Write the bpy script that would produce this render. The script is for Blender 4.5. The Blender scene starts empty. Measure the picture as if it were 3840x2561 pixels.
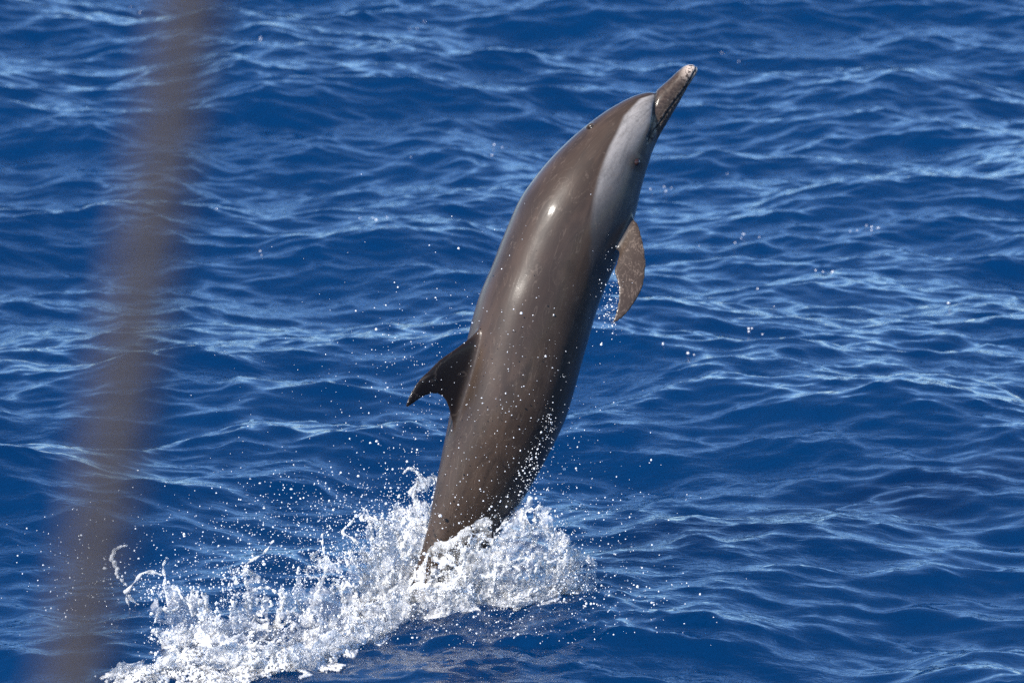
import bpy, bmesh, math, random
import numpy as np
from mathutils import Vector

random.seed(7)
RNG = np.random.default_rng(11)
scene = bpy.context.scene
COL = scene.collection

# ------------------------------------------------------------------ camera
DEP = math.radians(12.5)            # the lens looks down at the sea by this much
DIST = 14.0                         # metres to the dolphin
SPAN = 3.10                         # metres across the frame at that distance
K = SPAN / 3840.0                   # metres per reference unit in the dolphin's plane
CS, SN = math.cos(DEP), math.sin(DEP)
YW = 2290.0                         # where the dolphin's plane meets the water
FWD = np.array([0, CS, -SN]); UPV = np.array([0, SN, CS]); RGT = np.array([1.0, 0, 0])
CAMZ = DIST * SN + (YW - 1280.5) * K * CS
CAM = np.array([0, 0, CAMZ])
CEN = CAM + FWD * DIST

cam_d = bpy.data.cameras.new('camera')
cam = bpy.data.objects.new('camera', cam_d); COL.objects.link(cam)
cam.location = CAM
cam.rotation_euler = (math.pi / 2 - DEP, 0, 0)
cam_d.sensor_width = 36.0
cam_d.lens = 36.0 * DIST / SPAN
cam_d.clip_start = 0.05; cam_d.clip_end = 20000
cam_d.dof.use_dof = True
cam_d.dof.focus_distance = DIST - 0.05
cam_d.dof.aperture_fstop = 5.6
scene.camera = cam

# ------------------------------------------------------------------ sky and sun
SUN_DIR = Vector((-0.58, -0.56, 0.59)).normalized()       # towards the sun
sun_el = math.asin(SUN_DIR.z)
sun_az = math.atan2(SUN_DIR.x, SUN_DIR.y)
world = bpy.data.worlds.new('World'); scene.world = world; world.use_nodes = True
wn = world.node_tree.nodes; wl = world.node_tree.links
sky = wn.new('ShaderNodeTexSky'); sky.sky_type = 'NISHITA'; sky.sun_disc = False
sky.sun_elevation = sun_el; sky.sun_rotation = sun_az
sky.altitude = 4500; sky.air_density = 1.35; sky.dust_density = 0.0; sky.ozone_density = 6.5
bg = wn['Background']; bg.inputs['Strength'].default_value = 0.15
wl.new(sky.outputs[0], bg.inputs[0])
sl = bpy.data.lights.new('sun', 'SUN'); sl.energy = 5.0; sl.angle = math.radians(0.53); sl.color = (1, 0.95, 0.87)
sun = bpy.data.objects.new('sun', sl); COL.objects.link(sun)
sun.rotation_euler = SUN_DIR.to_track_quat('Z', 'Y').to_euler()
sun.location = SUN_DIR * 30

scene.view_settings.view_transform = 'Standard'
scene.view_settings.look = 'None'
scene.view_settings.exposure = 0.7
scene.view_settings.gamma = 1.0
scene.cycles.use_denoising = False
scene.cycles.max_bounces = 10
scene.cycles.transmission_bounces = 8; scene.cycles.transparent_max_bounces = 16
scene.cycles.sample_clamp_indirect = 6.0
scene.cycles.blur_glossy = 0.4

# ------------------------------------------------------------------ helpers
def W(P):
    """points in the dolphin's plane (x right, y down, z out of it, reference units) -> world metres"""
    P = np.atleast_2d(np.asarray(P, float))
    return CEN + np.outer((P[:, 0] - 1920) * K, RGT) + np.outer((1280.5 - P[:, 1]) * K, UPV) - np.outer(P[:, 2] * K, FWD)

def zwater(y):
    """how far out of the dolphin's plane the calm water lies at height y"""
    return (np.asarray(y, float) - YW) * CS / SN

def smooth(a, b, x):
    t = np.clip((x - a) / (b - a + 1e-12), 0, 1)
    return t * t * (3 - 2 * t)

_TAB = np.random.default_rng(5).random((48, 48, 48)).astype(np.float32)
def vnoise(P, seed=0):
    P = np.asarray(P, np.float64) + seed * 7.31
    i = np.floor(P).astype(int); f = P - i; f = f * f * (3 - 2 * f)
    r = 0
    for dx in (0, 1):
        for dy in (0, 1):
            for dz in (0, 1):
                w = (f[:, 0] if dx else 1 - f[:, 0]) * (f[:, 1] if dy else 1 - f[:, 1]) * (f[:, 2] if dz else 1 - f[:, 2])
                r = r + w * _TAB[(i[:, 0] + dx) % 48, (i[:, 1] + dy) % 48, (i[:, 2] + dz) % 48]
    return r * 2 - 1
def fbm(P, octv=4, seed=0, gain=0.5):
    a, s, r = 1.0, 1.0, 0
    for o in range(octv):
        r = r + a * vnoise(np.asarray(P) * s, seed + o * 3.7); a *= gain; s *= 2.03
    return r

def mesh_from(name, V, F, smooth_shade=True):
    me = bpy.data.meshes.new(name)
    V = np.ascontiguousarray(V, np.float32); F = np.ascontiguousarray(F, np.int32)
    n = F.shape[1]
    me.vertices.add(len(V)); me.vertices.foreach_set('co', V.ravel())
    me.loops.add(F.size); me.loops.foreach_set('vertex_index', F.ravel())
    me.polygons.add(len(F))
    me.polygons.foreach_set('loop_start', np.arange(0, F.size, n, dtype=np.int32))
    me.polygons.foreach_set('loop_total', np.full(len(F), n, np.int32))
    me.polygons.foreach_set('use_smooth', np.full(len(F), smooth_shade, bool))
    me.update(calc_edges=True); me.validate()
    return me
def link(name, me, mat=None, parent=None):
    o = bpy.data.objects.new(name, me); COL.objects.link(o)
    if mat: me.materials.append(mat)
    if parent: o.parent = parent
    return o
def tag(o, label=None, category=None, kind=None):
    if label: o['label'] = label
    if category: o['category'] = category
    if kind: o['kind'] = kind

def new_mat(name):
    m = bpy.data.materials.new(name); m.use_nodes = True
    return m, m.node_tree.nodes, m.node_tree.links, m.node_tree.nodes['Principled BSDF']
def nd(nodes, typ, **kw):
    n = nodes.new(typ)
    for k, v in kw.items():
        if hasattr(n, k): setattr(n, k, v)
        else: n.inputs[k.replace('_', ' ')].default_value = v
    return n
def mathn(N, L, op, a, b=None, clamp=False):
    n = N.new('ShaderNodeMath'); n.operation = op; n.use_clamp = clamp
    for i, v in enumerate((a, b)):
        if v is None: continue
        if isinstance(v, (int, float)): n.inputs[i].default_value = v
        else: L.new(v, n.inputs[i])
    return n.outputs[0]
def ramp(N, L, fac, stops):
    r = N.new('ShaderNodeMapRange'); r.interpolation_type = 'SMOOTHSTEP'
    L.new(fac, r.inputs[0]); r.inputs[1].default_value, r.inputs[2].default_value = stops[0], stops[1]
    r.inputs[3].default_value, r.inputs[4].default_value = (stops[2], stops[3]) if len(stops) > 2 else (0, 1)
    return r.outputs[0]
def mixc(N, L, fac, a, b, mode='MIX'):
    m = N.new('ShaderNodeMix'); m.data_type = 'RGBA'; m.blend_type = mode
    if isinstance(fac, (int, float)): m.inputs[0].default_value = fac
    else: L.new(fac, m.inputs[0])
    for s, v in ((6, a), (7, b)):
        if isinstance(v, tuple): m.inputs[s].default_value = (*v, 1)
        else: L.new(v, m.inputs[s])
    return m.outputs[2]

# ------------------------------------------------------------------ the sea
def ocean_tile(N, L, lam0, lam1, slope, power, wind, spread, seed, chop=0.8):
    """one periodic patch of sea: random waves with lengths between lam0 and lam1 and the given rms slope"""
    r = np.random.default_rng(seed)
    k1 = 2 * np.pi * np.fft.fftfreq(N, L / N)
    kx, ky = np.meshgrid(k1, k1, indexing='ij')
    k = np.hypot(kx, ky); k[0, 0] = 1
    cosd = np.cos(np.arctan2(ky, kx) - wind)
    S = k ** (-power) * ((1 - spread) * cosd ** 4 + spread)
    lam = 2 * np.pi / k
    S *= smooth(lam0 * 0.8, lam0 * 1.25, lam) * (1 - smooth(lam1 * 0.8, lam1 * 1.25, lam))
    S[0, 0] = 0
    A = np.sqrt(S) * (r.normal(size=(N, N)) + 1j * r.normal(size=(N, N)))
    h = np.fft.ifft2(A).real
    sc = slope / np.sqrt((np.fft.ifft2(1j * kx * A).real ** 2 + np.fft.ifft2(1j * ky * A).real ** 2).mean())
    dx = np.fft.ifft2(1j * kx / k * A).real; dy = np.fft.ifft2(1j * ky / k * A).real
    return (h * sc, dx * sc * chop, dy * sc * chop, L)
def sample(tile, x, y):
    L = tile[3]; N = tile[0].shape[0]
    fx = x / L * N; fy = y / L * N
    ix = np.floor(fx).astype(int); iy = np.floor(fy).astype(int)
    fx -= ix; fy -= iy; ix %= N; iy %= N; jx = (ix + 1) % N; jy = (iy + 1) % N
    return [t[ix, iy] * (1 - fx) * (1 - fy) + t[jx, iy] * fx * (1 - fy) + t[ix, jy] * (1 - fx) * fy + t[jx, jy] * fx * fy for t in tile[:3]]

WIND = math.radians(96)
TILES = [ocean_tile(512, 61.0, 1.6, 9.0, 0.13, 4.0, WIND, 0.28, 3, 0.8),
         ocean_tile(1024, 29.0, 0.34, 1.6, 0.17, 3.9, WIND + 0.12, 0.32, 4, 0.7),
         ocean_tile(1024, 9.7, 0.055, 0.36, 0.20, 3.8, WIND - 0.12, 0.26, 8, 0.7)]
def axis(lo, hi, step, grow, far_lo, far_hi):
    a = list(np.arange(lo, hi, step)); s = step
    x = a[-1]
    while x < far_hi: s *= grow; x += s; a.append(x)
    s = step; x = a[0]; b = []
    while x > far_lo: s *= grow; x -= s; b.append(x)
    return np.array(b[::-1] + a)
SPL = W([[1500, 2400, zwater(2400)]])[0]
def sea_height(x, y, fx=None):
    calm = 1 - 0.6 * np.exp(-(((x - SPL[0]) / 1.3) ** 2 + ((y - SPL[1]) / 1.0) ** 2) ** 2)
    h = np.zeros_like(x); ox = np.zeros_like(x); oy = np.zeros_like(x)
    for t, lim in zip(TILES, (2.0, 0.22, 0.045)):
        a, b, c = sample(t, x, y)
        w = 1.0 if fx is None else 1 - smooth(lim * 0.5, lim, fx)
        if lim > 0.1: w = w * calm
        h += a * w; ox += b * w; oy += c * w
    return h, ox, oy
def make_sea():
    xs = axis(-2.9, 2.9, 0.024, 1.07, -6000, 6000)
    ys = axis(11.6, 27.0, 0.0185, 1.07, -40, 9000)
    X, Y = np.meshgrid(xs, ys, indexing='ij')
    sp = np.maximum(*np.meshgrid(np.gradient(xs), np.gradient(ys), indexing='ij'))
    h, ox, oy = sea_height(X.copy(), Y.copy(), sp)
    # water thrown about round the splash: dimples from falling drops
    c = W([[1800, 2380, zwater(2380)]])[0]
    d = np.hypot((X - c[0]) / 0.85, (Y - c[1]) / 0.75)
    m = 1 - smooth(0.35, 1.1, d); near = m > 0
    P = np.stack([X[near] * 26, Y[near] * 26, np.zeros(near.sum())], 1)
    h[near] += m[near] * (0.010 * fbm(P, 2, 3) - 0.004 * np.abs(vnoise(P * 0.5, 9)))
    V = np.stack([X + ox, Y + oy, h], -1).reshape(-1, 3)
    nx, ny = X.shape
    i = (np.arange(nx - 1)[:, None] * ny + np.arange(ny - 1)[None]).ravel()
    F = np.stack([i, i + ny, i + ny + 1, i + 1], 1)
    m_, N, L, B = new_mat('sea_water')
    B.inputs['Base Color'].default_value = (0.0001, 0.0220, 0.077, 1)
    B.inputs['Roughness'].default_value = 0.04
    # light scatters about deep inside the water, so nothing casts a hard shade on it
    B.subsurface_method = 'BURLEY'; B.inputs['Subsurface Weight'].default_value = 1.0
    B.inputs['Subsurface Radius'].default_value = (3.0, 3.0, 3.0); B.inputs['Subsurface Scale'].default_value = 1.0
    B.inputs['IOR'].default_value = 1.333
    tc = nd(N, 'ShaderNodeTexCoord')
    mp = nd(N, 'ShaderNodeMapping'); mp.inputs['Scale'].default_value = (0.55, 1.0, 1.0); mp.inputs['Rotation'].default_value = (0, 0, 0.12)
    L.new(tc.outputs['Object'], mp.inputs[0])
    n1 = nd(N, 'ShaderNodeTexNoise', Scale=36.0, Detail=3.0, Roughness=0.55, Distortion=0.4); L.new(mp.outputs[0], n1.inputs['Vector'])
    n2 = nd(N, 'ShaderNodeTexNoise', Scale=1.1, Detail=2.0); L.new(tc.outputs['Object'], n2.inputs['Vector'])
    st = ramp(N, L, n2.outputs[0], (0.35, 0.68, 0.35, 1.0))
    bp = nd(N, 'ShaderNodeBump', Distance=0.0045); L.new(n1.outputs[0], bp.inputs['Height']); L.new(st, bp.inputs['Strength'])
    L.new(bp.outputs[0], B.inputs['Normal'])
    o = link('sea', mesh_from('sea', V, F), m_)
    tag(o, 'deep blue choppy open sea filling the whole picture', 'sea', 'structure')
make_sea()

# ------------------------------------------------------------------ the dolphin
def catmull(P, n):
    """smooth curve through the rows of P, n samples per span, evenly parametrised"""
    P = np.asarray(P, float); Q = np.vstack([2 * P[0] - P[1], P, 2 * P[-1] - P[-2]])
    out = []
    for i in range(1, len(Q) - 2):
        t = np.linspace(0, 1, n, endpoint=False)[:, None]
        a, b, c, d = Q[i - 1], Q[i], Q[i + 1], Q[i + 2]
        out.append(0.5 * (2 * b + (c - a) * t + (2 * a - 5 * b + 4 * c - d) * t ** 2 + (3 * b - a - 3 * c + d) * t ** 3))
    out.append(P[-1:]); return np.vstack(out)

# each row: upper outline x, y; lower outline x, y; roll in degrees; width / depth
BODY = [
 (2462, 366, 2456, 412, 20, 0.55), (2454, 352, 2456, 452, 20, 0.72), (2434, 347, 2462, 484, 21, 0.86), (2404, 352, 2464, 508, 22, 0.93),
 (2367, 365, 2459, 532, 23, 0.96), (2325, 386, 2449, 556, 24, 0.97), (2268, 420, 2437, 600, 25, 0.97), (2200, 470, 2420, 655, 26, 0.97),
 (2134, 526, 2401, 725, 27, 0.97), (2060, 600, 2385, 800, 28, 0.97), (2000, 673, 2364, 868, 29, 0.97), (1945, 755, 2338, 930, 30, 0.97),
 (1890, 880, 2304, 1005, 31, 0.97), (1843, 1000, 2266, 1092, 33, 0.97), (1797, 1110, 2234, 1180, 35, 0.97), (1766, 1215, 2207, 1275, 36, 0.96),
 (1741, 1320, 2180, 1370, 36, 0.94), (1717, 1420, 2153, 1470, 36, 0.92), (1697, 1500, 2121, 1572, 36, 0.89), (1680, 1585, 2077, 1668, 36, 0.85),
 (1664, 1665, 2032, 1753, 36, 0.80), (1649, 1745, 1987, 1832, 36, 0.75), (1630, 1840, 1937, 1912, 36, 0.70), (1610, 1945, 1882, 1990, 36, 0.64),
 (1586, 2045, 1824, 2075, 36, 0.58), (1560, 2130, 1764, 2165, 36, 0.54), (1530, 2215, 1697, 2255, 36, 0.50), (1495, 2295, 1627, 2340, 36, 0.48),
 (1455, 2370, 1560, 2415, 36, 0.48), (1412, 2440, 1492, 2480, 36, 0.46), (1370, 2500, 1428, 2532, 36, 0.40), (1338, 2545, 1372, 2566, 36, 0.3)]
BEAK = [
 (2600, 243, 2616, 255, 20, 1.2), (2576, 246, 2613, 272, 20, 1.25), (2545, 268, 2595, 298, 20, 1.18), (2513, 299, 2572, 334, 20, 1.08), (2482, 327, 2548, 376, 20, 1.0),
 (2456, 352, 2522, 420, 20, 0.96), (2432, 388, 2498, 460, 21, 0.95), (2404, 440, 2468, 512, 22, 0.92), (2370, 500, 2440, 575, 23, 0.8)]

def frames(rows, n):
    R = catmull(rows, n)
    D, V = R[:, 0:2], R[:, 2:4]
    C = (D + V) / 2; h = np.linalg.norm(D - V, axis=1) / 2
    Nn = (D - V) / (2 * h[:, None])
    r = np.radians(R[:, 4]); q = R[:, 5]
    b = h / np.sqrt(np.cos(r) ** 2 + (q * np.sin(r)) ** 2)
    N3 = np.c_[Nn, np.zeros(len(C))]; B3 = np.tile([0, 0, 1.0], (len(C), 1)); C3 = np.c_[C, np.zeros(len(C))]
    dor = N3 * np.cos(r)[:, None] + B3 * np.sin(r)[:, None]
    rgt = B3 * np.cos(r)[:, None] - N3 * np.sin(r)[:, None]
    return C3, dor, rgt, b, b * q, r
def loft(rings):
    """closed tube through rings (k x m x 3), ends capped with a point"""
    k, m = rings.shape[:2]
    V = np.vstack([rings.reshape(-1, 3), rings[0].mean(0)[None], rings[-1].mean(0)[None]])
    F = []
    for i in range(k - 1):
        for j in range(m):
            a, b = i * m + j, i * m + (j + 1) % m
            F += [(a, b, b + m), (a, b + m, a + m)]
    for j in range(m):
        F += [(k * m, (j + 1) % m, j), (k * m + 1, (k - 1) * m + j, (k - 1) * m + (j + 1) % m)]
    return V, np.array(F)
def body_rings(rows, n, m, ridge=0.0, e=1.0):
    C, dor, rgt, b, a, r = frames(rows, n)
    th = np.linspace(0, 2 * np.pi, m, endpoint=False)
    c, s = np.cos(th), np.sin(th)
    c2 = np.sign(c) * np.abs(c) ** e; s2 = np.sign(s) * np.abs(s) ** e
    return C[:, None] + dor[:, None] * (b[:, None] * c2)[..., None] + rgt[:, None] * (a[:, None] * s2)[..., None]

BEAK = [((a + c) / 2 + (a - c) * 0.54, (b + d) / 2 + (b - d) * 0.54, (a + c) / 2 - (a - c) * 0.54, (b + d) / 2 - (b - d) * 0.54, r_, q_) for a, b, c, d, r_, q_ in BEAK]
SPC, SPD, SPR, SPB, SPA, SPROLL = frames(BODY, 10)          # the spine, densely

def fin_loft(sections, half_thick, normals, n=6, m=28):
    """sections: rows of (leading xyz, trailing xyz); a thin wing section at each"""
    S = catmull(np.c_[np.asarray(sections, float), np.asarray(half_thick, float)[:, None], np.asarray(normals, float)], n)
    u = (1 - np.cos(np.linspace(0, np.pi, m // 2 + 1))) / 2
    prof = 2.6 * (0.2969 * np.sqrt(u) - 0.126 * u - 0.3516 * u ** 2 + 0.2843 * u ** 3 - 0.1036 * u ** 4) / 0.78 * 1.55
    prof = np.maximum(prof, 0.0)
    rings = []
    for row in S:
        L, T, t, nn = row[0:3], row[3:6], max(row[6], 0.5), row[7:10] / np.linalg.norm(row[7:10])
        ch = L + (T - L) * u[:, None]
        up = ch + nn * (prof * t + 3.0)[:, None]; dn = ch - nn * (prof * t + 3.0)[:, None]
        rings.append(np.vstack([up, dn[::-1][1:-1]]))
    return loft(np.array(rings))

def sagittal(p):
    """depth of the body's mid plane at a point of the picture plane"""
    i = np.argmin(((SPC[:, :2] - p) ** 2).sum(1))
    Nn = -np.cross(SPR[i], [0, 0, 1]);
    nrm = SPD[i, :2] / np.linalg.norm(SPD[i, :2])
    return math.tan(SPROLL[i]) * float(np.dot(np.asarray(p) - SPC[i, :2], nrm)), i

def build_dolphin():
    parts = [loft(body_rings(BODY, 8, 72)), loft(body_rings(BEAK, 8, 40, e=0.92))]
    # dorsal fin
    fin = [((1900, 1240), (1790, 1640)), ((1838, 1205), (1715, 1640)), ((1790, 1236), (1690, 1570)), ((1750, 1275), (1680, 1527)), ((1706, 1309), (1670, 1497)),
           ((1655, 1345), (1651, 1480)), ((1614, 1386), (1620, 1476)), ((1578, 1421), (1588, 1488)), ((1549, 1466), (1560, 1507)), ((1532, 1500), (1541, 1520)), ((1527, 1520), (1531, 1527))]
    th = [44, 36, 22, 15, 12, 10, 8, 6, 4, 2.5, 1.2]
    sec, nr = [], []
    for Lp, Tp in fin:
        zl, i = sagittal(Lp); zt, j = sagittal(Tp)
        sec.append((*Lp, zl, *Tp, zt)); nr.append(SPR[(i + j) // 2])
    parts.append(fin_loft(sec, th, nr))
    # flippers: the near one, and its mirror image through the body's mid plane
    fl = [((2300, 765, 45), (2215, 905, 60)), ((2362, 798, 62), (2275, 930, 85)), ((2388, 838, 88), (2312, 950, 118)), ((2402, 880, 112), (2304, 982, 140)), ((2412, 925, 132), (2298, 1008, 155)),
          ((2418, 975, 148), (2303, 1038, 167)), ((2416, 1030, 162), (2311, 1071, 176)), ((2405, 1082, 174), (2315, 1106, 184)), ((2380, 1130, 183), (2311, 1142, 190)),
          ((2350, 1172, 190), (2303, 1176, 194)), ((2318, 1202, 195), (2294, 1201, 197)), ((2296, 1212, 199), (2290, 1210, 199))]
    th = [22, 17, 12, 9, 8, 7, 6.5, 6, 5, 4, 2.5, 1.2]
    sec, nr, msec, mnr = [], [], [], []
    for Lp, Tp in fl:
        ax = np.array([-0.35, 0.93, 0.2]); ch = np.subtract(Tp, Lp)
        n = np.cross(ch, ax); n = n / np.linalg.norm(n); n = n if n[2] > 0 else -n
        n = n * 0.25 + np.array([-0.05, 0.05, 0.97]) * 0.75
        def mir(p, vec=False):
            i = np.argmin(((SPC[:, :2] - (2225, 900)) ** 2).sum(1)); p = np.asarray(p, float)
            d = p if vec else p - SPC[i]
            return p - 2 * np.dot(d, SPR[i]) * SPR[i]
        sec.append((*Lp, *Tp)); nr.append(n)
        msec.append((*mir(Lp), *mir(Tp))); mnr.append(mir(n, True))
    parts.append(fin_loft(sec, th, nr)); V, F = fin_loft(msec, th, mnr); parts.append((V, F[:, ::-1]))
    # tail flukes, spread sideways from the tail's end
    i = len(SPC) - 14
    T = SPC[-1] - SPC[-12]; T /= np.linalg.norm(T); base = SPC[-16]
    for sgn in (1, -1):
        R = SPR[i] * sgn; D = SPD[i]; sec, nr = [], []
        for s, l, t in ((0, -40, 130), (40, -25, 125), (100, 10, 130), (170, 62, 150), (230, 115, 175), (280, 165, 198), (312, 200, 214), (322, 216, 220)):
            sec.append((*(base + R * s + T * l), *(base + R * s + T * t))); nr.append(D)
        V, F = fin_loft(sec, [16, 14, 12, 10, 8, 6, 3, 1.2], nr); parts.append((V, F if sgn > 0 else F[:, ::-1]))
    Vs, Fs, o = [], [], 0
    for V, F in parts:
        Vs.append(W(V)); Fs.append(F + o); o += len(V)
    me = mesh_from('dolphin_raw', np.vstack(Vs), np.vstack(Fs))
    bm = bmesh.new(); bm.from_mesh(me)
    bmesh.ops.recalc_face_normals(bm, faces=bm.faces); bm.to_mesh(me); bm.free()
    ob = bpy.data.objects.new('raw', me); COL.objects.link(ob)
    md = ob.modifiers.new('r', 'REMESH'); md.mode = 'VOXEL'; md.voxel_size = 0.0039; md.use_smooth_shade = True
    dg = bpy.context.evaluated_depsgraph_get(); dg.update()
    m2 = bpy.data.meshes.new_from_object(ob.evaluated_get(dg))
    bpy.data.objects.remove(ob)
    n = len(m2.vertices)
    co = np.empty(n * 3, np.float32); m2.vertices.foreach_get('co', co); co = co.reshape(-1, 3).astype(float)
    ed = np.empty(len(m2.edges) * 2, np.int32); m2.edges.foreach_get('vertices', ed); ed = ed.reshape(-1, 2)
    deg = np.bincount(ed.ravel(), minlength=n)[:, None].astype(float)
    def lap(c):
        s = np.zeros_like(c); 
        for q in range(c.shape[1]):
            s[:, q] = np.bincount(ed[:, 0], c[ed[:, 1], q], n) + np.bincount(ed[:, 1], c[ed[:, 0], q], n)
        return s / deg
    # picture-plane coordinates of every vertex, and where it lies on the body
    def to_px(c):
        d = c - CEN
        return np.stack([d @ RGT / K + 1920, 1280.5 - d @ UPV / K, -(d @ FWD) / K], 1)
    px = to_px(co)
    # soften: everywhere a little, the fin roots a lot, the crease of the beak hardly
    soft = np.full(n, 0.5)
    def near(pts, r):
        p = catmull(np.asarray(pts, float), 8)
        d = np.min(np.linalg.norm(px[:, None, :2] - p[None, :, :2], axis=2), axis=1) if n < 1 else None
        out = np.full(n, 1e9)
        for q in p: out = np.minimum(out, np.hypot(px[:, 0] - q[0], px[:, 1] - q[1]))
        return 1 - smooth(r * 0.4, r, out)
    root = np.maximum(near([(1830, 1190), (1800, 1300), (1765, 1420), (1715, 1560), (1690, 1620)], 70), near([(2375, 800), (2330, 850), (2300, 930), (2290, 980)], 38))
    for it in range(34):
        w = (root * 0.6) if it >= 5 else np.maximum(0.5, root * 0.6)
        w = w[:, None] if hasattr(w, 'shape') else w
        l = lap(co)
        co = co + w * (l - co)
        if it >= 24:
            l = lap(co); co = co - 0.53 * w * (l - co)
    px = to_px(co)
    # nearest spine station, angle round the body (0 back, 90 near flank, 180 belly)
    st = np.zeros(n, int); best = np.full(n, 1e18)
    for i in range(0, len(SPC)):
        d = ((px[:, :2] - SPC[i, :2]) ** 2).sum(1)
        t = SPC[min(i + 1, len(SPC) - 1), :2] - SPC[max(i - 1, 0), :2]; t = t / np.linalg.norm(t)
        d = np.abs((px[:, :2] - SPC[i, :2]) @ t) * 1.0 + 0.02 * np.sqrt(d)
        # measured across the station's own section
        sec = np.array([SPD[i, 1], -SPD[i, 0]]); sec = sec / np.linalg.norm(sec)
        d = np.abs((px[:, :2] - SPC[i, :2]) @ sec) + 0.01 * np.sqrt(((px[:, :2] - SPC[i, :2]) ** 2).sum(1))
        k = d < best; best[k] = d[k]; st[k] = i
    rel = px - SPC[st]
    ang = np.degrees(np.arctan2(np.abs((rel * SPR[st]).sum(1)), (rel * SPD[st]).sum(1)))
    side = np.sign((rel * SPR[st]).sum(1))
    # mirrored picture position: where the same spot of the near flank would appear
    mpx = px - 2 * (np.minimum((rel * SPR[st]).sum(1), 0))[:, None] * SPR[st]
    mx, my = mpx[:, 0], mpx[:, 1]
    def curve_d(pts):
        p = catmull(np.asarray(pts, float), 14); out = np.full(n, 1e9)
        for q in p: out = np.minimum(out, np.hypot(mx - q[0], my - q[1]))
        return out
    def side_of(pts, ax):
        """signed distance of x (ax=0: as a function of y) to a polyline"""
        p = np.asarray(pts, float)
        o = np.argsort(p[:, 1 - ax]); return (mpx[:, ax] - np.interp(mpx[:, 1 - ax], p[o, 1 - ax], p[o, ax]))
    # cape edge: below it the flank is pale grey
    cape_line = [(2470, 350), (2400, 374), (2339, 441), (2312, 504), (2286, 553), (2263, 611), (2241, 678), (2228, 736), (2219, 794), (2213, 850), (2211, 900), (2209, 1012), (2206, 1102), (2188, 1200), (2170, 1330), (2128, 1500), (2050, 1640), (1960, 1760), (1880, 1880), (1800, 2010), (1700, 2200), (1500, 2500)]
    wob = 5 * fbm(px / 30, 3, 2)
    dl = side_of(cape_line, 0) + wob * smooth(700, 1100, my)
    wid = np.interp(my, [340, 700, 900, 1200, 1500, 2200], [8, 11, 12, 18, 40, 60])
    flank = smooth(-wid, wid, dl) * np.interp(my, [340, 1300, 1600, 2200], [1, 1, .75, .5])
    beak = smooth(-3, 3, side_of([(2462, 340), (2457, 378), (2451, 414), (2446, 450), (2438, 490), (2428, 520)], 0)) * (1 - smooth(520, 545, my))
    beak = np.where(my > 545, 0, beak)
    crease = (1 - smooth(2.5, 7, curve_d([(2456, 348), (2457, 378), (2451, 414), (2446, 450), (2440, 490), (2428, 520)])))
    mouth_pts = [(2611, 268), (2604, 282), (2580, 317), (2536, 375), (2504, 420), (2473, 465), (2451, 497), (2436, 522), (2428, 537)]
    md_ = curve_d(mouth_pts)
    mouth = (1 - smooth(1.5, 4.5, md_)) * (side > -2)
    lip = (1 - smooth(6, 17, md_)) * beak
    tip = smooth(88, 22, np.hypot(mx - 2608, my - 250)) * beak
    # eye surround and the dark stripe from eye to beak base
    ed_ = np.hypot((mx - 2386), (my - 613))
    eyering = 1 - smooth(16, 52, ed_)
    stripe = (1 - smooth(9, 22, curve_d([(2386, 613), (2400, 580), (2414, 545), (2430, 510), (2440, 480)])))
    bl = np.hypot(((px[:, 0] - 2214) * 0.83 - (px[:, 1] - 480) * 0.55) / 15.0, ((px[:, 0] - 2214) * 0.55 + (px[:, 1] - 480) * 0.83) / 8.5)
    blow = (1 - smooth(0.55, 1.05, bl)) * (px[:, 2] > 0)
    flip = (smooth(-8, 10, side_of([(2382, 800), (2346, 874), (2320, 937), (2296, 990), (2270, 1060), (2240, 1150), (2215, 1240)], 0))) * smooth(795, 840, my) * (1 - smooth(1215, 1240, my)) * (mx > 2280)
    fade = smooth(-135, 30, ((mx - 2370) * 0.80 + (my - 652) * 0.60))  # edge of the sun's shade painted as pigment, along with the dark gape stripe
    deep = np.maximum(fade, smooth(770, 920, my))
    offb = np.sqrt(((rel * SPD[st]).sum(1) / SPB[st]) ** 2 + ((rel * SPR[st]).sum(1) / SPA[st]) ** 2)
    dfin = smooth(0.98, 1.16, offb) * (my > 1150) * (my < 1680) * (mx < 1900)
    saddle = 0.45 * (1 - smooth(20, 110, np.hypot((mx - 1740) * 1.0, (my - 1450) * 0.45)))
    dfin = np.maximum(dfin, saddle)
    scar = np.zeros(n)
    for sx, sy, sr, an in ((1633, 2003, 9, 1.2), (1622, 2023, 5, 0), (1615, 2050, 6, 1.0), (1642, 2045, 4, 0), (1617, 2075, 9, 0.9), (1606, 2090, 4, 0), (1628, 1985, 5, 1.3), (1690, 1965, 4, 1.2), (1682, 1985, 4, .4), (1600, 2078, 4, 1.2), (1636, 1875, 4, 1.2), (1692, 1935, 5, 1.0), (1750, 1814, 3, 0), (1616, 2085, 4, .6)):
        ca, sa = math.cos(an), math.sin(an); ux, uy = px[:, 0] - sx, px[:, 1] - sy
        scar = np.maximum(scar, (1 - smooth(0.7, 1.25, np.hypot((ux * ca + uy * sa) / sr, (-ux * sa + uy * ca) / (sr * 0.55)))) * (px[:, 2] > 0))
    nrm = np.empty(n * 3, np.float32)
    m2.vertices.foreach_set('co', co.astype(np.float32).ravel()); m2.update()
    m2.vertices.foreach_get('normal', nrm); nrm = nrm.reshape(-1, 3).astype(float)
    # relief: mouth groove, crease, blowhole pit with a rim, eye socket, fine wrinkles on throat
    rim = (1 - smooth(0.9, 1.7, bl)) * (px[:, 2] > 0)
    dsp = -0.0030 * mouth - 0.0022 * crease - 0.013 * blow + 0.003 * rim + 0.0016 * (1 - smooth(10, 34, ed_)) + 0.0012 * lip * vnoise(px / 7, 3)
    co = co + nrm * dsp[:, None]
    m2.vertices.foreach_set('co', co.astype(np.float32).ravel())
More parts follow.
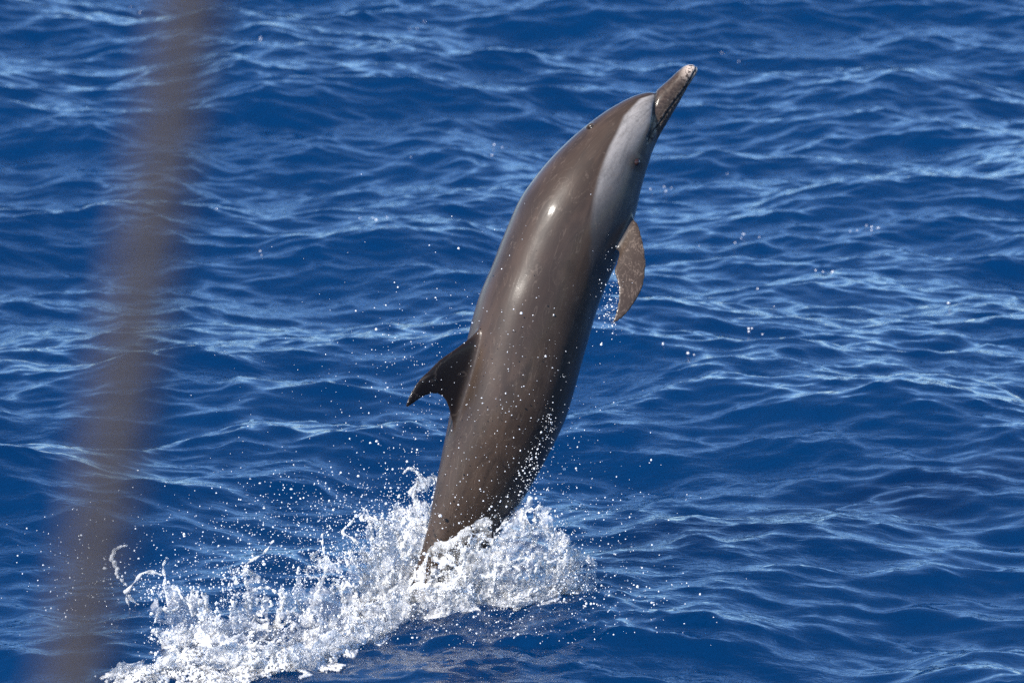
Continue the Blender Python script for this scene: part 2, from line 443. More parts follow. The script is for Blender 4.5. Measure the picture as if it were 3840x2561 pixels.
    for nm, a in (('flank', flank), ('beak', beak), ('mouth', np.maximum(mouth, crease * 0.8)), ('lip', lip), ('tip', tip), ('eyering', np.maximum(eyering, stripe * 0.8)), ('blow', blow), ('flipper', flip), ('deep', deep), ('dorsal', dfin), ('scar', np.maximum(scar, 1 - smooth(13, 19, np.hypot(mx - 2386, (my - 613) * 1.1))))):
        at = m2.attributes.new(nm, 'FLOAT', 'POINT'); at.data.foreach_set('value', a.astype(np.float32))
    bd = m2.attributes.new('body', 'FLOAT_VECTOR', 'POINT')
    arc = np.r_[0, np.cumsum(np.linalg.norm(np.diff(SPC, axis=0), axis=1))] * K
    lat = np.stack([arc[st] * 1.0, np.radians(ang) * 0.17 * side, np.linalg.norm(rel, axis=1) * K * 0.3], 1)
    bd.data.foreach_set('vector', lat.astype(np.float32).ravel())
    m2.polygons.foreach_set('use_smooth', np.ones(len(m2.polygons), bool))
    m2.update()
    m2.name = 'dolphin'; m2.materials.clear()
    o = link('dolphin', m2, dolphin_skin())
    tag(o, 'brown and grey spotted dolphin leaping upright out of the splash, beak up', 'dolphin')
    # eyes
    def surf(x, y, s=1):
        k = np.where((side * s > 0))[0]
        j = k[np.argmin((mx[k] - x) ** 2 + (my[k] - y) ** 2 + 1e-3 * (np.abs(mpx[k, 2] - mpx[k, 2].max())))]
        return co[j], nrm[j]
    em, N, L, B = new_mat('eye_surface')
    B.inputs['Base Color'].default_value = (0.030, 0.014, 0.010, 1); B.inputs['Roughness'].default_value = 0.12
    for s in (1, -1):
        p, nn = surf(2386, 613, s)
        bm = bmesh.new(); bmesh.ops.create_icosphere(bm, subdivisions=3, radius=0.0128)
        for v in bm.verts:
            v.co.x *= 1.12
        me = bpy.data.meshes.new('eye'); bm.to_mesh(me); bm.free()
        for f in me.polygons: f.use_smooth = True
        e = link('eye', me, em, o)
        e.location = p - nn * 0.0070
    return o

def dolphin_skin():
    m, N, L, B = new_mat('wet_dolphin_skin')
    def at(nm, vec=False):
        a = N.new('ShaderNodeAttribute'); a.attribute_name = nm
        return a.outputs['Vector' if vec else 'Fac']
    body = at('body', True)
    mp = nd(N, 'ShaderNodeMapping'); mp.inputs['Scale'].default_value = (0.35, 1, 1); L.new(body, mp.inputs[0])
    n1 = nd(N, 'ShaderNodeTexNoise', Scale=22.0, Detail=6.0, Roughness=0.6, Distortion=0.5); L.new(mp.outputs[0], n1.inputs['Vector'])
    tc = nd(N, 'ShaderNodeTexCoord')
    n2 = nd(N, 'ShaderNodeTexNoise', Scale=120.0, Detail=3.0, Roughness=0.6); L.new(tc.outputs['Object'], n2.inputs['Vector'])
    n3 = nd(N, 'ShaderNodeTexNoise', Scale=7.0, Detail=3.0, Roughness=0.5); L.new(tc.outputs['Object'], n3.inputs['Vector'])
    c = mixc(N, L, n3.outputs[0], (0.055, 0.040, 0.032), (0.150, 0.112, 0.088))
    c = mixc(N, L, ramp(N, L, n1.outputs[0], (0.38, 0.66)), c, (0.070, 0.053, 0.043))
    fc = mixc(N, L, ramp(N, L, mathn(N, L, 'ADD', mathn(N, L, 'MULTIPLY', n1.outputs[0], 0.7), mathn(N, L, 'MULTIPLY', n2.outputs[0], 0.3)), (0.3, 0.62)), (0.27, 0.285, 0.305), (0.54, 0.565, 0.60))
    fc = mixc(N, L, mathn(N, L, 'MULTIPLY', at('deep'), 0.95), fc, mixc(N, L, n1.outputs[0], (0.045, 0.047, 0.054), (0.10, 0.10, 0.107)))  # flank colour carries painted shade of throat and belly besides its own stripe
    c = mixc(N, L, at('dorsal'), c, (0.030, 0.022, 0.019))  # naturally dark fin, with the shade on its face put into the pigment
    c = mixc(N, L, at('flank'), c, fc)
    c = mixc(N, L, mathn(N, L, 'MULTIPLY', at('eyering'), 0.8), c, (0.085, 0.066, 0.056))
    # beak: brown, mottled pale along the lips and at the tip
    bk = mixc(N, L, ramp(N, L, n2.outputs[0], (0.4, 0.65)), (0.075, 0.056, 0.046), (0.13, 0.10, 0.082))
    c = mixc(N, L, at('beak'), c, bk)
    n4 = nd(N, 'ShaderNodeTexNoise', Scale=95.0, Detail=4.0, Roughness=0.65); L.new(tc.outputs['Object'], n4.inputs['Vector'])
    sp = ramp(N, L, n4.outputs[0], (0.47, 0.55))
    mott = mixc(N, L, sp, (0.05, 0.04, 0.035), (0.40, 0.34, 0.29))
    c = mixc(N, L, mathn(N, L, 'MULTIPLY', at('lip'), 0.75), c, mott)
    tp = mixc(N, L, ramp(N, L, n4.outputs[0], (0.40, 0.50)), (0.06, 0.045, 0.036), (1.0, 0.92, 0.85))
    c = mixc(N, L, at('tip'), c, tp)
    c = mixc(N, L, at('mouth'), c, (0.02, 0.018, 0.018))
    # flipper: pale scratches on brown
    mp2 = nd(N, 'ShaderNodeMapping'); mp2.inputs['Scale'].default_value = (1.0, 1.0, 0.35); L.new(tc.outputs['Object'], mp2.inputs[0])
    n5 = nd(N, 'ShaderNodeTexNoise', Scale=85.0, Detail=5.0, Roughness=0.7, Distortion=1.2); L.new(mp2.outputs[0], n5.inputs['Vector'])
    fl = mixc(N, L, ramp(N, L, n5.outputs[0], (0.5, 0.72)), (0.095, 0.074, 0.062), (0.36, 0.30, 0.26))
    c = mixc(N, L, at('flipper'), c, fl)
    # small dark flecks all over and a few pale nicks
    vo = nd(N, 'ShaderNodeTexVoronoi', Scale=38.0); L.new(tc.outputs['Object'], vo.inputs['Vector'])
    sep = N.new('ShaderNodeSeparateColor'); L.new(vo.outputs['Color'], sep.inputs[0])
    fleck = mathn(N, L, 'MULTIPLY', mathn(N, L, 'LESS_THAN', vo.outputs['Distance'], 0.10), mathn(N, L, 'GREATER_THAN', sep.outputs[0], 0.86))
    c = mixc(N, L, mathn(N, L, 'MULTIPLY', fleck, 0.45), c, (0.03, 0.024, 0.02))
    nick = mathn(N, L, 'MULTIPLY', mathn(N, L, 'LESS_THAN', vo.outputs['Distance'], 0.07), mathn(N, L, 'GREATER_THAN', sep.outputs[1], 0.9))
    c = mixc(N, L, mathn(N, L, 'MULTIPLY', nick, 0.6), c, (0.45, 0.40, 0.36))
    # long faint scratches, and a handful of dark scars on the tail stock
    n6 = nd(N, 'ShaderNodeTexNoise', Scale=16.0, Detail=2.0, Distortion=2.0); L.new(mp.outputs[0], n6.inputs['Vector'])
    ln = ramp(N, L, mathn(N, L, 'ABSOLUTE', mathn(N, L, 'SUBTRACT', n6.outputs[0], 0.5)), (0.0, 0.012, 0.35, 0.0))
    c = mixc(N, L, ln, c, (0.26, 0.22, 0.19))
    c = mixc(N, L, mathn(N, L, 'MULTIPLY', at('scar'), 0.85), c, (0.03, 0.027, 0.025))
    c = mixc(N, L, at('blow'), c, (0.008, 0.007, 0.007))
    c = mixc(N, L, 1.0, c, (0.485, 0.425, 0.38), 'MULTIPLY')
    L.new(c, B.inputs['Base Color'])
    ro = ramp(N, L, n1.outputs[0], (0.3, 0.75, 0.34, 0.48)); L.new(ro, B.inputs['Roughness'])
    B.inputs['IOR'].default_value = 1.38; B.inputs['Specular IOR Level'].default_value = 0.24
    B.inputs['Coat Weight'].default_value = 0.42; B.inputs['Coat Roughness'].default_value = 0.125; B.inputs['Coat IOR'].default_value = 1.33
    bp = nd(N, 'ShaderNodeBump', Strength=0.25, Distance=0.002); L.new(n1.outputs[0], bp.inputs['Height'])
    bp2 = nd(N, 'ShaderNodeBump', Strength=0.12, Distance=0.001); L.new(n2.outputs[0], bp2.inputs['Height']); L.new(bp.outputs[0], bp2.inputs['Normal'])
    L.new(bp2.outputs[0], B.inputs['Normal'])
    # the film of water running down the skin, in streaks along the body
    mp3 = nd(N, 'ShaderNodeMapping'); mp3.inputs['Scale'].default_value = (0.16, 1, 1); L.new(body, mp3.inputs[0])
    n7 = nd(N, 'ShaderNodeTexNoise', Scale=70.0, Detail=4.0, Roughness=0.6, Distortion=0.8); L.new(mp3.outputs[0], n7.inputs['Vector'])
    sx = N.new('ShaderNodeSeparateXYZ'); L.new(body, sx.inputs[0])
    wet = ramp(N, L, sx.outputs[0], (0.35, 1.25, 0.10, 0.8))
    bp3 = nd(N, 'ShaderNodeBump', Distance=0.003); L.new(n7.outputs[0], bp3.inputs['Height']); L.new(wet, bp3.inputs['Strength'])
    L.new(bp3.outputs[0], B.inputs['Coat Normal'])
    return m
dolphin = build_dolphin()

# ------------------------------------------------------------------ splash
PTS, RAD = [], []
def put(P, r):
    PTS.append(np.asarray(P, float)); RAD.append(np.broadcast_to(np.asarray(r, float), (len(P),)).copy())
def interp_poly(pts, u):
    p = np.asarray(pts, float); d = np.r_[0, np.cumsum(np.linalg.norm(np.diff(p, axis=0), axis=1))]; d /= d[-1]
    return np.stack([np.interp(u, d, p[:, i]) for i in range(p.shape[1])], 1)
DROPS = []                                                      # (x, y, z, radius)
FILMS = []
def sheet(base, top, bulge, n, seed, hole=0.5, fingers=7, rough=30, drops=200, white=0.3, veins=0.8):
    """a torn curtain of water from a line on the sea up to a ragged rim: a thin film, its thick veins and the drops it sheds"""
    r = np.random.default_rng(seed)
    def place(u, v):
        b = interp_poly(base, u); t = interp_poly(top, u)
        Pb = np.c_[b, zwater(b[:, 1])]; Pt = np.c_[t, zwater(b[:, 1])]
        vm = 0.90 + 0.22 * fbm(np.c_[u * fingers, np.full(len(u), seed * 1.7), u * 0], 4, seed, 0.6)
        P = Pb + (Pt - Pb) * (v * vm)[:, None]
        P[:, 2] += bulge * np.sin(np.pi * np.clip(v, 0, 1) * 0.62)
        q = P / 95.0; a = (0.35 + v)
        P = P + np.c_[rough * fbm(q, 4, seed + 1) * a, rough * 0.6 * fbm(q, 4, seed + 5) * a, rough * 1.6 * fbm(q, 4, seed + 9)]
        ridge = np.abs(fbm(P / np.array([58.0, 74.0, 70.0]), 3, seed + 13))
        return P, vm, ridge
    Lb = np.linalg.norm(np.diff(np.asarray(base, float), axis=0), axis=1).sum(); Lt = np.linalg.norm(np.diff(np.asarray(top, float), axis=0), axis=1).sum()
    nu = int(max(Lb, Lt) / 4.2); hgt = np.abs(interp_poly(base, np.linspace(0, 1, 9))[:, 1] - interp_poly(top, np.linspace(0, 1, 9))[:, 1]).max(); nv = int(hgt / 4.2) + 8
    U, Vv = np.meshgrid(np.linspace(0, 1, nu), np.linspace(0, 1, nv), indexing='ij')
    u, v = U.ravel(), Vv.ravel()
    P, vm, ridge = place(u, v)
    fine = np.abs(fbm(P / 26.0, 3, seed + 21))
    tear = fbm(P / 60.0, 4, seed + 17)
    ok = (tear + 0.75 - hole * 1.7 * v ** 1.4 - 0.35 * smooth(0.9, 1.0, v) + 0.9 * np.exp(-(ridge / 0.08) ** 2)) > 0
    side = np.minimum(u, 1 - u) * 8
    ok &= (tear * 0.8 + side - 0.25 + 0.3 * (1 - v)) > 0
    w = white + 0.75 * np.exp(-(ridge / 0.10) ** 2) + 0.45 * np.exp(-(fine / 0.09) ** 2) + 0.5 * (1 - smooth(0.0, 0.22, v)) + 0.6 * smooth(0.8, 1.0, v)
    idx = np.arange(nu * nv).reshape(nu, nv)
    F = np.stack([idx[:-1, :-1], idx[1:, :-1], idx[1:, 1:], idx[:-1, 1:]], -1).reshape(-1, 4)
    F = F[ok[F].sum(1) >= 3]
    FILMS.append((P, F, np.clip(w, 0, 1)))
    # thick veins along the film's ridges and its rim
    u = r.random(n); v = r.random(n) ** 0.8
    P, vm, ridge = place(u, v)
    tear = fbm(P / 60.0, 4, seed + 17)
    alive = (tear + 0.95 - hole * 1.7 * v ** 1.4 + 0.9 * np.exp(-(ridge / 0.08) ** 2)) > 0
    k = (ridge < veins * (0.055 + 0.10 * (1 - v) ** 2)) & alive
    put(P[k] + r.normal(0, 2.0, (k.sum(), 3)), (4.0 - 0.9 * v[k]) * (0.75 + 0.5 * r.random(k.sum())))
    # drops: flung off the rim, and clinging all over the film
    u = r.random(drops); e = r.exponential(0.16, drops) - 0.04
    Pd, _, _ = place(u, 1 + e); Pd = Pd + r.normal(0, 16, (drops, 3)) * (0.5 + np.abs(e)[:, None] * 4)
    for p_, s_ in zip(Pd, r.lognormal(0.75, 0.55, drops)): DROPS.append((*p_, s_))
    m_ = int(drops * 2.4)
    Pd, _, _ = place(r.random(m_), r.random(m_)); Pd = Pd + r.normal(0, 14, (m_, 3))
    for p_, s_ in zip(Pd, r.lognormal(0.35, 0.4, m_)): DROPS.append((*p_, s_))
def ligament(pts, r0, r1, seed, n=260, beads=5):
    """a stretched thread of water breaking into beads"""
    r = np.random.default_rng(seed); c = catmull(np.asarray(pts, float), 40)
    u = np.linspace(0, 1, len(c)); c = c + np.c_[fbm(np.c_[u * 6, u * 0 + seed, u * 0], 2, seed), fbm(np.c_[u * 6, u * 0 + seed, u * 0 + 4], 2, seed), u * 0] * 7
    rad = (r0 + (r1 - r0) * u) * (1 + 0.45 * np.sin(u * beads * 6.28 + seed))
    put(c, rad)
def S(k): return 3840.0 / 2351.0 * k
def s2(pts): return [(S(a), S(b)) for a, b in pts]
def s3(pts): return [(S(a), S(b), S(c)) for a, b, c in pts]

# right-hand dome of water pushed up by the belly
sheet(s2([(965, 1400), (1050, 1428), (1160, 1436), (1270, 1428), (1345, 1408)]), s2([(985, 1285), (1060, 1245), (1125, 1190), (1185, 1150), (1230, 1160), (1280, 1215), (1320, 1295), (1365, 1390)]), 60, 52000, 21, hole=0.30, fingers=6, rough=24, white=0.10, drops=420, veins=0.35)
sheet(s2([(985, 1390), (1080, 1405), (1190, 1405), (1290, 1400), (1335, 1392)]), s2([(1090, 1250), (1150, 1195), (1200, 1150), (1245, 1175), (1290, 1235), (1335, 1320)]), -10, 40000, 22, drops=300, veins=0.45, white=0.15, hole=0.40, fingers=8, rough=34)
sheet(s2([(950, 1405), (1010, 1425), (1090, 1430), (1150, 1425)]), s2([(945, 1325), (995, 1308), (1060, 1282), (1120, 1262)]), 80, 30000, 23, hole=0.5, fingers=5, rough=22)
sheet(s2([(1230, 1418), (1290, 1420), (1350, 1408)]), s2([(1260, 1270), (1320, 1300), (1385, 1385)]), 30, 16000, 24, veins=0.5, white=0.2, hole=0.5, fingers=6, rough=30)
# left-hand lobe behind the tail stock
sheet(s2([(835, 1400), (890, 1385), (950, 1375), (1010, 1372)]), s2([(830, 1225), (870, 1195), (915, 1145), (955, 1105), (990, 1120)]), -60, 48000, 31, white=0.6, drops=420, hole=0.38, fingers=7, rough=36)
sheet(s2([(840, 1425), (890, 1410), (950, 1400), (990, 1395)]), s2([(815, 1260), (860, 1230), (915, 1190), (965, 1180)]), 20, 44000, 32, white=0.6, drops=420, hole=0.40, fingers=7, rough=34)
sheet(s2([(790, 1435), (850, 1425), (930, 1420)]), s2([(770, 1290), (830, 1260), (900, 1255)]), 0, 24000, 33, veins=0.5, hole=0.5, fingers=6, rough=34)
# the long arm to the left, torn into spouts
sheet(s2([(620, 1455), (690, 1450), (760, 1442), (840, 1432)]), s2([(640, 1380), (690, 1335), (745, 1262), (800, 1320)]), 10, 32000, 41, veins=0.5, white=0.38, drops=320, hole=0.62, fingers=5, rough=36)
sheet(s2([(480, 1475), (560, 1465), (640, 1455)]), s2([(500, 1400), (560, 1340), (600, 1290)]), 0, 24000, 42, veins=0.5, white=0.38, drops=320, hole=0.66, fingers=6, rough=36)
sheet(s2([(400, 1480), (450, 1472), (520, 1468)]), s2([(355, 1325), (410, 1330), (480, 1360)]), 0, 30000, 43, veins=0.5, white=0.38, drops=320, hole=0.55, fingers=4, rough=30)
sheet(s2([(420, 1490), (520, 1482), (640, 1470), (760, 1460), (860, 1445)]), s2([(430, 1420), (520, 1400), (640, 1410), (760, 1380), (860, 1370)]), 20, 36000, 44, veins=0.5, white=0.38, drops=320, hole=0.66, fingers=11, rough=34)
for i, pts in enumerate([
    [(370, 1340, 0), (330, 1335, 0), (300, 1365, 0), (290, 1400, 0), (320, 1430, 5)], [(300, 1365, 0), (290, 1385, 0), (345, 1415, 0), (385, 1365, 0)],
    [(262, 1305, 10), (272, 1335, 8), (292, 1362, 0)], [(258, 1300, 10), (265, 1275, 8), (292, 1265, 0)],
    [(400, 1440, 40), (385, 1370, 20), (375, 1330, 0), (385, 1300, -5)], [(575, 1440, 40), (570, 1370, 20), (560, 1320, 0), (600, 1290, 0), (625, 1270, 0)],
    [(720, 1420, 40), (745, 1340, 20), (745, 1290, 0), (742, 1250, 0)], [(560, 1380, 20), (600, 1365, 5), (640, 1385, 0), (650, 1430, 10)],
    [(840, 1300, 0), (815, 1270, 0), (790, 1240, 0), (810, 1215, 0), (840, 1200, 0)], [(975, 1160, -40), (960, 1130, -40), (940, 1115, -40), (925, 1125, -40)],
    [(1000, 1300, 120), (1070, 1330, 120), (1120, 1350, 110), (1160, 1400, 100)], [(1060, 1260, 110), (1120, 1280, 110), (1160, 1320, 100), (1175, 1370, 100)],
    [(1240, 1250, 100), (1262, 1300, 100), (1258, 1350, 110), (1240, 1400, 100)], [(1100, 1420, 130), (1080, 1370, 130), (1030, 1350, 130), (980, 1370, 120)]]):
    ligament(s3(pts), 6.5, 3.4, 60 + i, beads=5 + i % 4)
sheet(s2([(890, 1432), (950, 1440), (1030, 1446), (1110, 1442)]), s2([(905, 1365), (960, 1345), (1020, 1345), (1085, 1355)]), 20, 30000, 25, hole=0.42, fingers=6, rough=24, white=0.3, drops=300, veins=0.4)
# low torn sheets along the near edge of the wash
sheet(s2([(300, 1545), (400, 1535), (520, 1530), (640, 1528), (760, 1512)]), s2([(310, 1512), (400, 1470), (520, 1455), (640, 1470), (760, 1450)]), 30, 30000, 45, veins=0.5, hole=0.42, fingers=14, rough=30, white=0.4, drops=420)
sheet(s2([(420, 1505), (520, 1500), (640, 1498), (760, 1485), (880, 1450)]), s2([(400, 1440), (500, 1420), (620, 1445), (740, 1425), (880, 1385)]), 20, 30000, 46, veins=0.5, hole=0.5, fingers=14, rough=34, white=0.35, drops=420)
sheet(s2([(700, 1525), (800, 1500), (880, 1465), (940, 1440)]), s2([(690, 1470), (780, 1440), (860, 1400), (930, 1375)]), 30, 24000, 47, veins=0.5, hole=0.36, fingers=9, rough=30, white=0.45, drops=320)
# white froth lying on the sea
def froth(poly, n, hmax, seed, r=(2.8, 5), thr=-0.3, fr=70.0):
    g = np.random.default_rng(seed); poly = np.asarray(poly, float)
    lo, hi = poly.min(0), poly.max(0); P = lo + g.random((n * 3, 2)) * (hi - lo)
    ins = np.zeros(len(P), bool); j = len(poly) - 1
    dist = np.full(len(P), 1e9)
    for i in range(len(poly)):
        a, b = poly[i], poly[j]
        ins ^= ((a[1] > P[:, 1]) != (b[1] > P[:, 1])) & (P[:, 0] < (b[0] - a[0]) * (P[:, 1] - a[1]) / (b[1] - a[1] + 1e-9) + a[0])
        t = np.clip(((P - a) @ (b - a)) / ((b - a) @ (b - a)), 0, 1); dist = np.minimum(dist, np.linalg.norm(P - a - t[:, None] * (b - a), axis=1)); j = i
    P, dist = P[ins][:n], dist[ins][:n]
    z = zwater(P[:, 1]); q = np.c_[P[:, 0] / fr, z / fr, np.zeros(len(P))]
    edge = smooth(0, 45, dist)
    m = fbm(q, 4, seed)
    k = m + 1.1 * edge > 0.55 + thr
    P, z, m, edge = P[k], z[k], m[k], edge[k]
    h = hmax * edge * np.clip(0.40 + 0.45 * m + 0.30 * np.abs(fbm(np.c_[P[:, 0] / 16, z / 16, z * 0], 3, seed + 4)), 0, 1.4) * g.random(len(P)) ** 0.5
    up = np.c_[P[:, 0], P[:, 1] - h * CS, z + h * SN]
    put(up, g.uniform(*r, len(P)))
froth(s2([(285, 1535), (330, 1508), (400, 1490), (420, 1440), (520, 1470), (620, 1480), (720, 1480), (800, 1445), (900, 1400), (950, 1420), (900, 1470), (800, 1520), (690, 1545), (560, 1565), (400, 1610), (330, 1600)]), 46000, 42, 71, thr=0.02)
froth(s2([(780, 1440), (850, 1395), (930, 1385), (960, 1425), (880, 1475), (800, 1490)]), 20000, 70, 72)
froth(s2([(1090, 1400), (1200, 1395), (1330, 1385), (1380, 1405), (1300, 1435), (1180, 1445), (1100, 1440)]), 20000, 45, 73, thr=-0.2)
froth(s2([(830, 1300 + 90), (900, 1360), (1000, 1350), (1000, 1400), (900, 1420)]), 16000, 110, 74)

def splash_material(name, clear):
    m, N, L, B = new_mat(name)
    tc = nd(N, 'ShaderNodeTexCoord')
    n1 = nd(N, 'ShaderNodeTexNoise', Scale=24.0, Detail=4.0, Roughness=0.6); L.new(tc.outputs['Object'], n1.inputs['Vector'])
    n2 = nd(N, 'ShaderNodeTexNoise', Scale=170.0, Detail=3.0, Roughness=0.7); L.new(tc.outputs['Object'], n2.inputs['Vector'])
    B.inputs['Base Color'].default_value = (0.96, 0.955, 0.95, 1)
    B.inputs['Subsurface Weight'].default_value = 0.6; B.inputs['Subsurface Radius'].default_value = (1, 1, 1); B.inputs['Subsurface Scale'].default_value = 0.012
    L.new(ramp(N, L, n1.outputs[0], (0.40, 0.62, clear[0], clear[1])), B.inputs['Transmission Weight'])
    B.inputs['Roughness'].default_value = 0.10; B.inputs['IOR'].default_value = 1.333
    bp = nd(N, 'ShaderNodeBump', Strength=0.9, Distance=0.006); L.new(n2.outputs[0], bp.inputs['Height']); L.new(bp.outputs[0], B.inputs['Normal'])
    return m
def volume_mesh(P, R, voxel):
    me = bpy.data.meshes.new('pts'); P = W(P); me.vertices.add(len(P)); me.vertices.foreach_set('co', P.astype(np.float32).ravel())
    a = me.attributes.new('rad', 'FLOAT', 'POINT'); a.data.foreach_set('value', (R * K).astype(np.float32))
    ob = bpy.data.objects.new('pts', me); COL.objects.link(ob)
    ng = bpy.data.node_groups.new('g', 'GeometryNodeTree')
    ng.interface.new_socket('Geometry', in_out='INPUT', socket_type='NodeSocketGeometry')
    ng.interface.new_socket('Geometry', in_out='OUTPUT', socket_type='NodeSocketGeometry')
    n = ng.nodes; l = ng.links
    i, o = n.new('NodeGroupInput'), n.new('NodeGroupOutput')
    mp = n.new('GeometryNodeMeshToPoints'); na = n.new('GeometryNodeInputNamedAttribute'); na.data_type = 'FLOAT'; na.inputs[0].default_value = 'rad'
    pv = n.new('GeometryNodePointsToVolume'); pv.resolution_mode = 'VOXEL_SIZE'; pv.inputs['Voxel Size'].default_value = voxel
    vm = n.new('GeometryNodeVolumeToMesh'); vm.inputs['Threshold'].default_value = 0.1
    l.new(i.outputs[0], mp.inputs['Mesh']); l.new(na.outputs[0], mp.inputs['Radius']); l.new(mp.outputs[0], pv.inputs['Points'])
    l.new(na.outputs[0], pv.inputs['Radius']); l.new(pv.outputs[0], vm.inputs[0]); l.new(vm.outputs[0], o.inputs[0])
    md = ob.modifiers.new('g', 'NODES'); md.node_group = ng
    dg = bpy.context.evaluated_depsgraph_get(); dg.update()
    m2 = bpy.data.meshes.new_from_object(ob.evaluated_get(dg))
    bpy.data.objects.remove(ob)
    m2.polygons.foreach_set('use_smooth', np.ones(len(m2.polygons), bool))
    return m2
def ride(P):
    """lift points of the splash with the waves they rise from"""
    Q = W(P); return P + np.outer(sea_height(Q[:, 0].copy(), Q[:, 1].copy())[0] / K, [0, -CS, SN])
PTS = [ride(p) for p in PTS]
sp = volume_mesh(np.vstack(PTS), np.concatenate(RAD), 0.0029)
print('splash faces', len(sp.polygons))
sp.name = 'splash'; sp.materials.clear()
o = link('splash', sp, splash_material('aerated_water', (0.15, 0.85)))
Vs, Fs, Ws, off = [], [], [], 0
for P, F, w in FILMS:
    Vs.append(ride(P)); Fs.append(F + off); Ws.append(w); off += len(P)
fm = mesh_from('splash_film', W(np.vstack(Vs)), np.vstack(Fs))
a = fm.attributes.new('white', 'FLOAT', 'POINT'); a.data.foreach_set('value', np.concatenate(Ws).astype(np.float32))
def film_material():
    m, N, L, B = new_mat('thin_water_film')
    a = N.new('ShaderNodeAttribute'); a.attribute_name = 'white'
    tc = nd(N, 'ShaderNodeTexCoord')
    n2 = nd(N, 'ShaderNodeTexNoise', Scale=150.0, Detail=3.0, Roughness=0.65); L.new(tc.outputs['Object'], n2.inputs['Vector'])
    bp = nd(N, 'ShaderNodeBump', Strength=1.0, Distance=0.006); L.new(n2.outputs[0], bp.inputs['Height'])
    B.inputs['Base Color'].default_value = (0.96, 0.955, 0.95, 1); B.inputs['Roughness'].default_value = 0.10
    B.inputs['IOR'].default_value = 1.333; L.new(bp.outputs[0], B.inputs['Normal'])
    tr = N.new('ShaderNodeBsdfTransparent'); gl = nd(N, 'ShaderNodeBsdfGlossy', Roughness=0.08); L.new(bp.outputs[0], gl.inputs['Normal'])
    fr = nd(N, 'ShaderNodeFresnel', IOR=1.333); L.new(bp.outputs[0], fr.inputs['Normal'])
    m1 = N.new('ShaderNodeMixShader'); L.new(fr.outputs[0], m1.inputs[0]); L.new(tr.outputs[0], m1.inputs[1]); L.new(gl.outputs[0], m1.inputs[2])
    tl = N.new('ShaderNodeBsdfTranslucent'); tl.inputs[0].default_value = (0.93, 0.95, 0.97, 1)
    m3 = N.new('ShaderNodeMixShader'); m3.inputs[0].default_value = 0.35; L.new(B.outputs[0], m3.inputs[1]); L.new(tl.outputs[0], m3.inputs[2])
    f = mathn(N, L, 'MULTIPLY', a.outputs['Fac'], ramp(N, L, n2.outputs[0], (0.30, 0.60, 0.45, 1.0)), True)
    m2 = N.new('ShaderNodeMixShader'); L.new(f, m2.inputs[0]); L.new(m1.outputs[0], m2.inputs[1]); L.new(m3.outputs[0], m2.inputs[2])
    L.new(m2.outputs[0], N['Material Output'].inputs[0])
    return m
fo = link('water_curtain', fm, film_material(), o); fo['kind'] = 'stuff'
tag(o, 'white torn splash of foaming water round the dolphin\'s tail', 'splash', 'stuff')

# ------------------------------------------------------------------ flying drops
def scatter(n, cx, cy, sx, sy, zr, lo, sig, seed):
    g = np.random.default_rng(seed)
    P = np.c_[g.normal(cx, sx, n), g.normal(cy, sy, n), g.uniform(*zr, n)]
    return np.c_[P, g.lognormal(lo, sig, n)]
D = [np.array(DROPS),
     scatter(1500, S(1000), S(1330), S(190), S(130), (-250, 420), 0.62, 0.45, 1),
     scatter(1500, S(640), S(1330), S(200), S(80), (-200, 400), 0.65, 0.5, 2),
     scatter(900, S(760), S(1190), S(150), S(70), (-300, 200), 0.65, 0.45, 3),
     scatter(380, S(1180), S(960), S(110), S(170), (180, 420), 0.4, 0.45, 4),
     scatter(260, S(980), S(880), S(90), S(130), (-100, 400), 0.55, 0.4, 5),
     scatter(1200, S(1330), S(1420), S(110), S(55), (-50, 500), 0.75, 0.45, 6),
     scatter(420, S(1330), S(1260), S(110), S(120), (-200, 300), 0.6, 0.5, 7),
     scatter(1500, S(1150), S(1470), S(170), S(40), (400, 700), 0.65, 0.4, 8),
     scatter(170, 1985, 1740, 22, 70, (95, 150), 0.7, 0.45, 41),
     scatter(120, 2055, 1590, 22, 60, (100, 170), 0.55, 0.45, 42),
     scatter(160, S(1400), S(700), S(14), S(45), (120, 200), 0.55, 0.4, 9),
     scatter(260, S(240), S(1350), S(90), S(90), (-100, 500), 0.7, 0.5, 10),
     scatter(120, S(800), S(850), S(160), S(120), (-200, 400), 0.4, 0.4, 12)]
# bubbles and flecks caught on far wave crests
G = np.random.default_rng(77)
for a_, b_ in ((1615, 550), (1690, 548), (1755, 545), (2030, 525), (1985, 526), (950, 637), (1040, 630), (945, 363), (1130, 337), (490, 478), (600, 87), (320, 22), (962, 62), (1675, 128), (1640, 398), (30, 574), (1910, 625), (1735, 672), (1525, 432), (1725, 762), (745, 265), (1820, 710), (2200, 700), (590, 580), (640, 610), (1590, 810), (1530, 795), (880, 500)):
    for q_ in range(int(G.integers(1, 5))):
        x_ = S(a_) + G.normal(0, 30); y_ = S(b_) + G.normal(0, 9)
        d_ = FWD + RGT * (x_ - 1920) * K / DIST + UPV * (1280.5 - y_) * K / DIST
        t_ = -CAM[2] / d_[2]
        for it in range(5):
            w_ = CAM + d_ * t_; t_ = (float(sea_height(np.array([w_[0]]), np.array([w_[1]]))[0][0]) + 0.012 - CAM[2]) / d_[2]
        w_ = CAM + d_ * t_ - CEN
        D.append(np.array([[w_ @ RGT / K + 1920, 1280.5 - w_ @ UPV / K, -(w_ @ FWD) / K, min(G.lognormal(1.85, 0.35), 10)]]))
D = np.vstack(D)
PW = W(D[:, :3]); h = np.zeros(len(PW))
hh = sea_height(PW[:, 0].copy(), PW[:, 1].copy())[0]
keep = PW[:, 2] > hh + 0.004
D, PW = D[keep], PW[keep]
bm = bmesh.new(); bmesh.ops.create_icosphere(bm, subdivisions=1, radius=1.0)
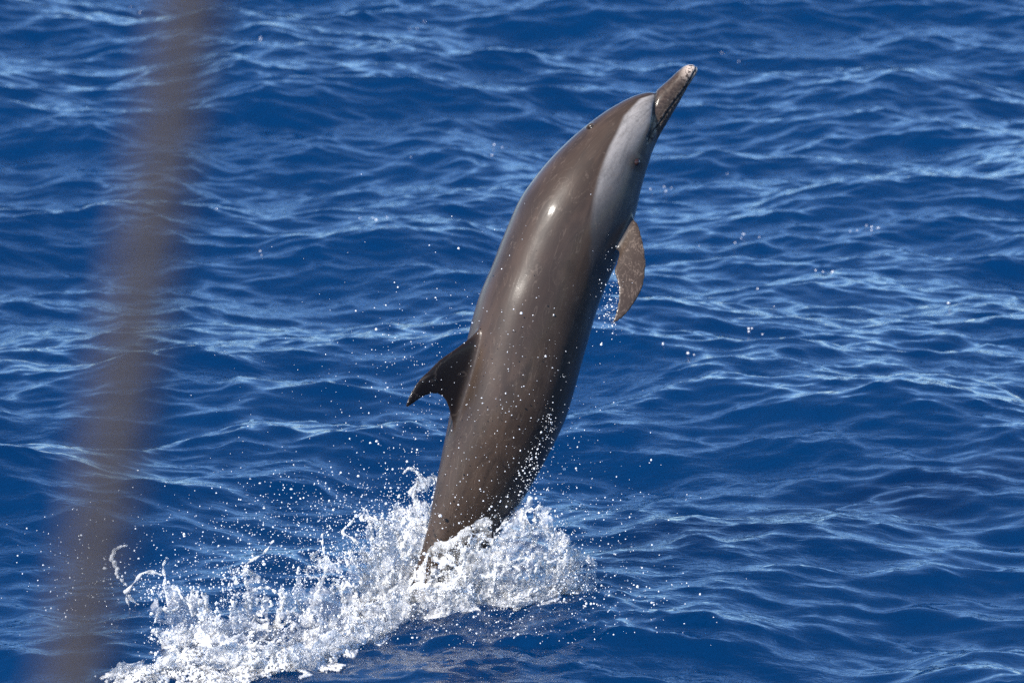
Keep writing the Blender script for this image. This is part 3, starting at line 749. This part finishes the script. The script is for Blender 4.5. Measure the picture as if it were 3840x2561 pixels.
iv = np.array([v.co[:] for v in bm.verts]); fi = np.array([[v.index for v in f.verts] for f in bm.faces]); bm.free()
R = np.clip(D[:, 3] * 0.72, 0.7, 4.8) * K
st_ = 0.8 + 0.5 * RNG.random((len(D), 3)) + 0.9 * (RNG.random((len(D), 1)) < 0.22) * RNG.random((len(D), 3))
V = (PW[:, None] + iv[None] * R[:, None, None] * st_[:, None]).reshape(-1, 3)
F = (fi[None] + (np.arange(len(D)) * len(iv))[:, None, None]).reshape(-1, 3)
m, N, L, B = new_mat('water_drops')
B.inputs['Base Color'].default_value = (0.95, 0.96, 0.98, 1); B.inputs['Transmission Weight'].default_value = 0.35
B.inputs['Roughness'].default_value = 0.12; B.inputs['IOR'].default_value = 1.333
o = link('spray', mesh_from('spray', V, F), m)
tag(o, 'fine bright water drops flying round the leaping dolphin', 'spray', 'stuff')
print('drops', len(D), 'tris', len(F))

# ------------------------------------------------------------------ the rope close to the lens
def make_rope():
    dd = 1.60
    def at(px, py):
        sc = dd / DIST
        return CAM + FWD * dd + RGT * (S(px) - 1920) * K * sc + UPV * (1280.5 - S(py)) * K * sc
    a, b = at(440, 0), at(168, 1568)
    ax = (a - b) / np.linalg.norm(a - b)
    p0 = b - ax * 1.1; p1 = a + ax * 1.6; Ln = np.linalg.norm(p1 - p0)
    e1 = np.cross(ax, [0, 1, 0]); e1 /= np.linalg.norm(e1); e2 = np.cross(ax, e1)
    root = bpy.data.objects.new('boat_rope', None); COL.objects.link(root); root.location = p0
    tag(root, 'blurred brown rope slanting down close to the lens at left', 'rope')
    m, N, L, B = new_mat('rope_fibre')
    tc = nd(N, 'ShaderNodeTexCoord'); nn = nd(N, 'ShaderNodeTexNoise', Scale=400.0, Detail=3.0); L.new(tc.outputs['Object'], nn.inputs['Vector'])
    L.new(mixc(N, L, nn.outputs[0], (0.033, 0.028, 0.029), (0.060, 0.051, 0.053)), B.inputs['Base Color']); B.inputs['Roughness'].default_value = 0.85
    for s in range(3):
        k, mm = 900, 10
        t = np.linspace(0, Ln, k); ph = t / 0.05 * 2 * np.pi + s * 2 * np.pi / 3
        c = np.outer(t, ax) + 0.0049 * (np.cos(ph)[:, None] * e1 + np.sin(ph)[:, None] * e2)
        th = np.linspace(0, 2 * np.pi, mm, endpoint=False)
        rings = c[:, None] + 0.0054 * (np.cos(th)[None, :, None] * e1 + np.sin(th)[None, :, None] * e2)
        V, F = loft(rings)
        link('strand', mesh_from('strand', V, F), m, root)
make_rope()
